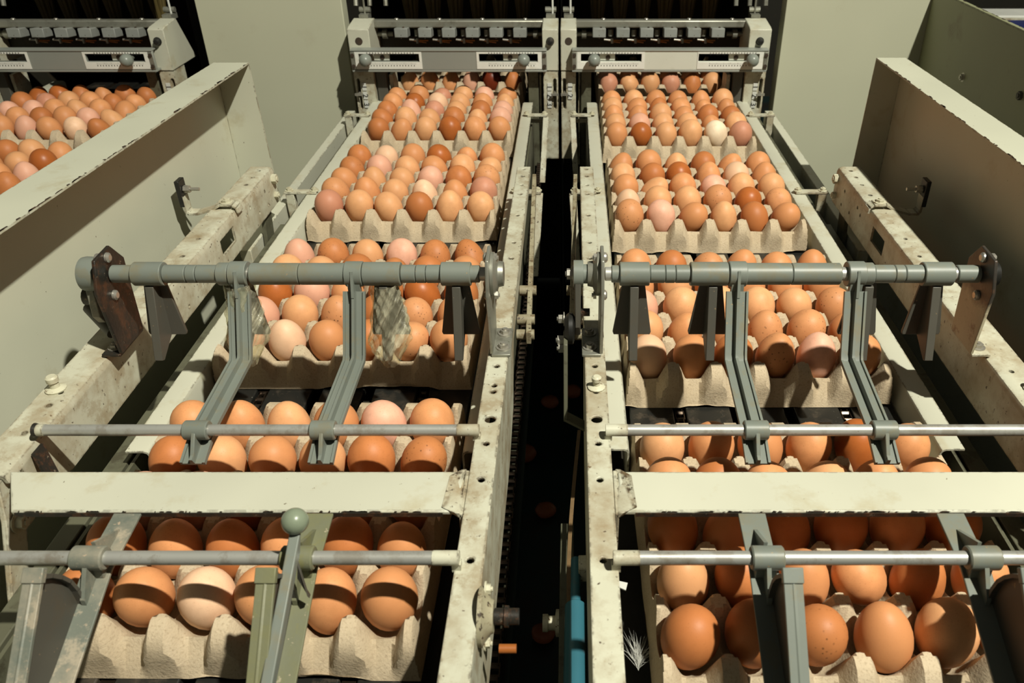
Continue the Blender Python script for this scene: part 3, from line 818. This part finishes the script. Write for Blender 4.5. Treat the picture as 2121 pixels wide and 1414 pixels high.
latch(-.1950, -.1990, 'mossy green latch finger with ball knob lever over nearest left tray', 'greenp', True)
latch(.1400, .1445, 'grey latch finger over the middle of the nearest right tray', 'greyp')
latch(.2940, .2995, 'grey latch finger at the lower right corner over the nearest right tray', 'greyp')

# ------------------------------------------------------------------ side guards
def chips(path, n, seed, nx):
    """flaked paint along an edge"""
    random.seed(seed); m = MB()
    a, b = Vector(path[0]), Vector(path[1])
    for i in range(n):
        t = random.random(); l = random.uniform(.002, .016); p = a.lerp(b, t); d = (b - a).normalized()
        q = p + d * l; wv = random.uniform(.0006, .0024)
        m.prism([p, q, q + Vector((nx * wv, 0, 0)), p + d * l * .4 + Vector((nx * wv * 1.5, 0, 0)), p + Vector((nx * wv * .5, 0, 0))], (0, 0, .0003))
    return m

def guard(xw, xl, ye, slope, label, zt=.24, zb=-.40, y0=.02, pm='guard'):
    """open folded box: wall, top flange turned to the lane, end plate"""
    r = empty('side_guard', label, 'machine guard', (xw, .7, zb))
    s = 1 if xl > xw else -1
    g = lambda x, y: x + slope * (y - ye)
    t = s * .002
    wall = MB().prism([(g(xw, y0), y0, zb), (g(xw, ye), ye, zb), (g(xw, ye), ye, zt - .002), (g(xw, y0), y0, zt - .002)], (-t, 0, 0))
    wall.build('wall_sheet', M[pm], r)
    fl = MB().prism([(g(xw, y0) - t, y0, zt - .0018), (g(xl, y0), y0, zt - .0018), (g(xl, ye), ye, zt - .0018), (g(xw, ye) - t, ye, zt - .0018)], (0, 0, .0022))
    fo = fl.build('top_flange', M[pm], r)
    chips([(g(xl, y0), y0, zt + .0005), (g(xl, ye), ye, zt + .0005)], 70, int(xw * 1000), -s).build('paint_chips', M['chip'], fo)['kind'] = 'stuff'
    ep = MB().prism([(xw + t * .1, ye - .002, -.16), (xl + s * .010, ye - .002, -.16), (xl, ye - .002, zt - .002), (xw + t * .1, ye - .002, zt - .002)], (0, .002, 0))
    ep.build('end_plate', M[pm], r)
    return r
guard(-.5493, -.4967, 1.288, .0333, 'cream sheet metal side guard along the left edge')
guard(.5241, .4800, 1.3185, -.0174, 'cream sheet metal side guard along the right edge')
g3 = guard(.775, .7815, 2.15, .004, 'dark green guard with bolts at the upper right corner', .2535, pm='guardg')
m = MB().bolt((.7720, 1.63, .129), (-1, 0, 0), .006, .005).build('bolt', M['bolt'], g3)
m = MB().bolt((.7720, 1.40, .158), (-1, 0, 0), .0075, .006).build('bolt', M['paddle'], g3)

# blue woven belt of the next line, upper right
r = empty('blue_conveyor', 'blue woven belt with white edge rail at the upper right corner', 'conveyor', (1.5, 2.3, -.2))
MB().box((1.02, 1.75, .088), (2.4, 2.345, .096)).build('belt', M['bluebelt'], r)
MB().box((1.02, 2.362, .05), (2.4, 2.465, .104)).build('edge_rail', M['white'], r, .002)
MB().box((1.02, 2.348, .085), (2.4, 2.360, .099)).build('belt_edging', M['cream_worn'], r)

# ------------------------------------------------------------------ centre gap
def pivot(f, label):
    r = empty('pivot_bar', label, 'lever', (f(-.058), .95, 0))
    MB().prism([(f(-.0535), .815, .045), (f(-.0595), 1.19, .098), (f(-.0535), 1.19, .098), (f(-.0475), .815, .045)], (0, 0, -.016)).build('flat_bar', M['dirty'], r, .0006)
    for y, z in ((.905, .052), (.845, .045), (.825, .036)):
        a, b = sorted((f(-.0655), f(-.044)))
        MB().cyl((a, y, z), (b, y, z), .0065, 12).build('pin', M['dirty'], r, .0006)
    return r
pivot(ML, 'dirty cream pivot bar on the left side of the dark centre gap')
pivot(MR, 'dirty cream pivot bar on the right side of the dark centre gap')

c = MB()
for i in range(130):
    y = .20 + i * .0127; x = -.0725
    c.cyl((x - .005, y, -.115), (x + .005, y, -.115), .0036, 7)
    o_ = .0058 if i % 2 else .0044
    for sg in (-1, 1): c.box((x + sg * o_ - .0006, y - .0015, -.119), (x + sg * o_ + .0006, y + .0142, -.111))
tag(c.build('roller_chain', M['chain'], recalc=False), 'oily black roller chain running along the centre gap', 'chain')

r = empty('drive_bearing', 'dirty flange bearing with bolts beside the left inner bar, lower centre', 'bearing', (-.06, .36, .08))
MB().lathe((-.0634, .372, .090), (1, 0, 0), [(0, .0205), (.003, .0205), (.0045, .017), (.008, .012), (.010, .011)], 22).build('flange', M['dirty'], r)
MB().cyl((-.053, .372, .090), (-.036, .372, .090), .0058, 14).cyl((-.046, .372, .090), (-.043, .372, .090), .0075, 14).build('stub_shaft', M['rust'], r)
MB().bolt((-.0600, .384, .104), (1, 0, 0), .0036, .003).bolt((-.0600, .361, .076), (1, 0, 0), .0036, .003).build('bolt', M['cbolt'], r)
o = MB().cyl((-.050, .361, .070), (-.038, .361, .070), .0032, 12).build('cap', M['orange'], r); o['label'] = 'orange plastic cap'

r = empty('gas_strut', 'blue painted cylinder with thin rod beside the right inner bar', 'cylinder', (.004, .45, -.10))
MB().cyl((.0040, .500, -.055), (.0022, .330, -.055), .0098, 18).build('barrel', M['blue'], r, .0008)
MB().cyl((.0045, .556, -.055), (.0040, .501, -.055), .0048, 12).build('rod', M['blue'], r)
MB().box((.007, .535, -.063), (.024, .553, -.045)).build('clevis', M['cream_worn'], r, .001)

r = empty('support_post', 'dark olive upright bar with two round bolts in the centre gap', 'post', (-.012, .46, -.40))
MB().box((-.0115, .440, -.40), (.0030, .640, -.090)).build('bar', M['olive'], r, .001)
MB().lathe((-.0117, .520, -.104), (-1, 0, 0), [(0, .013), (.003, .013), (.004, .007), (.010, .007), (.011, .0085), (.016, .0085)], 16).build('bolt', M['cbolt'], r)
m = MB()
for i in range(14):
    a0, a1 = i / 14, (i + 1) / 14
    q = lambda a: (.0075 - .012 * math.sin(a * 2.6), .745 - a * .33, -.045 - .03 * math.sin(a * 3.0))
    p, q1 = q(a0), q(a1)
    m.prism([p, (p[0] + .004, p[1], p[2]), (q1[0] + .004, q1[1], q1[2]), q1], (0, 0, -.002))
tag(m.build('worn_strap', M['strapm']), 'thin brown curved strap hanging beside the right inner bar', 'strap')

# debris on the floor
for i, (x, y, sz, lb) in enumerate(((-.057, 1.32, .020, 'broken brown eggshell on the dark floor, middle of the gap'), (-.114, 1.508, .026, 'brown egg lying on the dark floor beside the left chain'),
                        (.0026, 1.764, .022, 'brown egg on the dark floor at the far end of the gap'), (-.0528, .995, .020, 'broken brown egg on the dark floor nearest the viewer'),
                        (-.055, 1.72, .020, 'reddish eggshell piece on the dark floor, upper gap'))):
    m = MB().ball((x, y, -.748 + sz * .7), sz, 18, 12, (1.15, .95, .85))
    random.seed(i)
    m.v = [(v[0] + .003 * noise.noise(Vector(v) * 60), v[1] + .003 * noise.noise(Vector(v) * 60 + Vector((9, 0, 0))), max(-.7498, v[2])) for v in m.v]
    tag(m.build('broken_egg', M['shell']), lb, 'egg', 'broken eggs on the floor')

# down feather
random.seed(3); m = MB()
for i in range(70):
    a = random.uniform(.3, 2.6); l = random.uniform(.008, .026)
    p = Vector((.052, .392 + random.uniform(0, .012), .002))
    d = Vector((math.cos(a) * .8, math.sin(a), random.uniform(.05, .8))).normalized()
    q = p + d * l * .5 + Vector((0, 0, .002)); e = p + d * l + Vector((random.uniform(-.004, .004), random.uniform(-.004, .004), random.uniform(-.003, .003)))
    wv = Vector((-d.y, d.x, 0)).normalized() * .00013
    m.add([p - wv, p + wv, q + wv, q - wv, e], [(0, 1, 2, 3), (3, 2, 4)])
tag(m.build('feather', M['feather'], recalc=False), 'white down feather caught beside the nearest right tray', 'feather')
m = MB().prism([(.040, .478, -.004), (.047, .474, -.004), (.049, .482, -.004), (.042, .484, -.004)], (0, 0, .0012))
tag(m.build('paper_scrap', M['white']), 'small white shell chip on the black belt beside right rail', 'scrap')

# ------------------------------------------------------------------ egg trays
PX, PY = .0483, .0545
NX, NY = 6, 5
TW, TD = .2975, 4 * PY + .088
TOP = .0465
def tray_z(x, y, seed):
    """x, y from the centre of the first cell; height of the pulp sheet"""
    u = x / PX + .5; v = y / PY + .5
    uc = min(max(u, 0), NX); vc = min(max(v, 0), NY)
    gx = abs(uc - round(uc)) * PX; gy = abs(vc - round(vc)) * PY
    cx = (uc - min(math.floor(uc), NX - 1) - .5) * PX; cy = (vc - min(math.floor(vc), NY - 1) - .5) * PY
    d = math.hypot(cx, cy)
    q = max(gx, gy, (gx + gy) * .72)
    post = TOP - max(0, q - .0068) * 2.5
    bowl = .0055 + .0225 * min(1, d / .0262) ** 2.2
    return max(post, bowl, .004)

def tray_mesh(seed):
    random.seed(seed)
    ex, ey = .0045, .0172
    sub = 16
    xs = [(-.5 + i / sub) * PX for i in range(NX * sub + 1)]
    ys = [(-.5 + j / sub) * PY for j in range(NY * sub + 1)]
    x0, x1, y0, y1 = xs[0], xs[-1], ys[0], ys[-1]
    kx = [0, .12, .3, .5, .72, .9, 1]
    X = [(x0, -k) for k in kx[:0:-1]] + [(x, 0) for x in xs] + [(x1, k) for k in kx[1:]]
    Y = [(y0, -k) for k in kx[:0:-1]] + [(y, 0) for y in ys] + [(y1, k) for k in kx[1:]]
    vs = []; W = len(X)
    for (y, b) in Y:
        for (x, a) in X:
            z = tray_z(x, y, seed)
            e = max(abs(a), abs(b))
            px_, py_ = x + a * ex, y + b * ey
            if e > 0:
                u = x / PX + .5; v = y / PY + .5
                g = abs(u - round(u)) * PX if abs(b) >= abs(a) else abs(v - round(v)) * PY
                pw = min(1, max(0, (.0180 - g) / .0065))   # 1 under a post, 0 under a cell
                prof = (1 - e ** (1.0 + .35 * pw)) if e < 1 else 0
                lip = .0035
                z = lip + (z - lip) * prof
                if e >= .9: z = min(z, lip)
                if e >= 1:
                    wv = noise.noise(Vector((x * 14 + seed * 3.1, y * 14, seed))) * .005 + noise.noise(Vector((x * 60, y * 60, seed))) * .0012
                    z = max(0.0, .0006 + 2.6 * wv)
                bul = .0078 * pw * min(1, e / .2) * min(1, max(0, (.97 - e) / .45))
                if abs(b) >= abs(a): py_ += math.copysign(bul, b)
            else:
                n3 = noise.noise(Vector((x * 40 + seed, y * 40, 2.2)))
                z += .0009 * n3
                px_ += .0008 * noise.noise(Vector((x * 55, y * 55 + seed, 7))); py_ += .0008 * noise.noise(Vector((x * 55, y * 55 + seed, 17)))
            vs.append((px_ - 2.5 * PX, py_ - y0 + ey, z))
    fs = [(j * W + i, j * W + i + 1, (j + 1) * W + i + 1, (j + 1) * W + i) for j in range(len(Y) - 1) for i in range(W - 1)]
    m = MB(); m.add(vs, fs)
    # small stacking nubs low on the front wall
    for k in range(5):
        xc = (k - 1.5 - .5) * PX
        m.box((xc - .0018, .0005, .004), (xc + .0018, .0055, .0085))
    me = bpy.data.meshes.new('egg_tray'); me.from_pydata(m.v, [], m.f); me.materials.append(M['pulp'])
    finish(me, 24)
    return me
TRAYS = [tray_mesh(s) for s in (1, 2, 3)]

def egg_mesh(a, b, k, nm):
    n, mm = 24, 16
    m = MB(); vs = []
    for j in range(1, mm):
        t = math.pi * j / mm
        z = math.cos(t) * a; rr = b * math.sin(t) * (1 + k * math.cos(t)) ** .9
        vs += [(rr * math.cos(2 * math.pi * i / n), rr * math.sin(2 * math.pi * i / n), z) for i in range(n)]
    fs = [(j * n + i, (j + 1) * n + i, (j + 1) * n + (i + 1) % n, j * n + (i + 1) % n) for j in range(mm - 2) for i in range(n)]
    vs += [(0, 0, a), (0, 0, -a)]; T = len(vs) - 2
    fs += [(T, i, (i + 1) % n) for i in range(n)] + [(T + 1, (mm - 2) * n + (i + 1) % n, (mm - 2) * n + i) for i in range(n)]
    me = bpy.data.meshes.new('egg'); me.from_pydata(vs, [], fs); me.materials.append(EM['t']); finish(me, 80)
    return me
EGGS = [egg_mesh(.0292, .0220, .11, 'a'), egg_mesh(.0280, .0218, .07, 'b'), egg_mesh(.0302, .0222, .14, 'c'), egg_mesh(.0288, .0214, -.10, 'd')]

ORD = ['first', 'second', 'third', 'fourth', 'fifth', 'sixth']
random.seed(21)
def place_tray(cx, yf, rows, label, short, line, tilt=0.0, cols=range(6), rmin=0, z=-.0040):
    o = bpy.data.objects.new('egg_tray', random.choice(TRAYS)); COL.objects.link(o)
    o.location = (cx, yf, z); o.rotation_euler = (0, 0, math.radians(tilt))
    tag(o, label, 'egg tray', 'pulp egg trays')
    Rz = Matrix.Rotation(math.radians(tilt), 3, 'Z')
    for j, row in enumerate(rows):
        if not row: continue
        for i, ch in enumerate(row):
            if ch == '.': continue
            e = bpy.data.objects.new('egg', random.choice(EGGS)); COL.objects.link(e)
            e.material_slots[0].link = 'OBJECT'; e.material_slots[0].material = EM[ch]
            p = Rz @ Vector(((i - 2.5) * PX, .0172 + PY * .5 + j * PY, 0))
            tl = abs(random.gauss(0, 9)); 
            if random.random() < .10: tl = random.uniform(18, 36)
            tl = math.radians(tl); az = random.uniform(0, 6.28)
            q = Vector((math.cos(az), math.sin(az), 0))
            e.rotation_euler = (Matrix.Rotation(tl, 3, q) @ Matrix.Rotation(random.uniform(0, 6.28), 3, 'Z')).to_euler()
            s = random.uniform(.965, 1.035)
            if tl > .3: s = .97
            e.scale = (s, s, s)
            e.location = (cx + p.x + random.uniform(-.0012, .0012), yf + p.y + random.uniform(-.0015, .0015), z + .0368 * s + .0022)
            tag(e, '%s egg, %s from left, %s row of %s tray, %s' % (EGG[ch][1], ORD[i], ['front', 'second', 'middle', 'fourth', 'back'][j], short, line), 'egg', 'eggs in the pulp trays')
    return o

LX, RX, FX = -.2650, .2115, -1.0605
place_tray(LX, .3885, ['bowooo', 'bobobo', 'kkbkoo', 'btotbS', 'ootoko'], 'grey pulp egg tray nearest the viewer on the left conveyor', 'nearest', 'left conveyor', -.6)
place_tray(LX, .7690, ['kwobso', 'ktsbso', 'dkobdb', 'ttbSbo', 'kStkSS'], 'grey pulp egg tray under the paddle shaft on the left conveyor', 'second nearest', 'left conveyor', -.4)
place_tray(LX, 1.1610, ['mttbtt', 'sotwom', 'ottkbs', 'Sktott', 'bwodoo'], 'grey pulp egg tray in the middle of the left conveyor', 'middle', 'left conveyor', -.3)
place_tray(LX + .001, 1.5460, ['botdoo', 'bttbtk', 'bkmtbk', 'odwtot', 'oomtko'], 'grey pulp egg tray second from the head on the left conveyor', 'second farthest', 'left conveyor')
place_tray(LX + .006, 1.9010, ['tookrb'], 'grey pulp egg tray just leaving the left packing head', 'farthest', 'left conveyor')
place_tray(RX, .3545, ['bbSotb', 'tboobo', 'bobbob', 'obotoo', 'tooodot'[:6]], 'grey pulp egg tray nearest the viewer on the right conveyor', 'nearest', 'right conveyor', .5)
place_tray(RX - .001, .7340, ['wobsko', 'toossS'[:5] + 'o', 'ktttts', 'otoooo', 'obsooo'], 'grey pulp egg tray under the paddle shaft on the right conveyor', 'second nearest', 'right conveyor', .3)
place_tray(RX, 1.1235, ['skotbo', 'wttsds', 'otoktt', 'tbdowo', 'ootboo'], 'grey pulp egg tray in the middle of the right conveyor', 'middle', 'right conveyor', .2)
place_tray(RX - .002, 1.5130, ['odttWm', 'tkttot', 'ootobb', 'tobooo', 'otooot'], 'grey pulp egg tray second from the head on the right conveyor', 'second farthest', 'right conveyor')
place_tray(RX - .003, 1.8770, ['mttmbt', 'kokoto'], 'grey pulp egg tray just leaving the right packing head', 'farthest', 'right conveyor')
place_tray(FX, 1.5500, ['ookowb', 'ooboktt'[:6], 'kkotoo', 'bmtobo', 'ddbobb'], 'grey pulp egg tray just leaving the far left packing head', 'farther', 'far left conveyor')  # back row shells picked dark to carry the shade there
place_tray(FX, 1.1850, [None, '...bbb', '...ook', '...otd', '...bto'], 'grey pulp egg tray half hidden by the left side guard', 'nearer', 'far left conveyor')
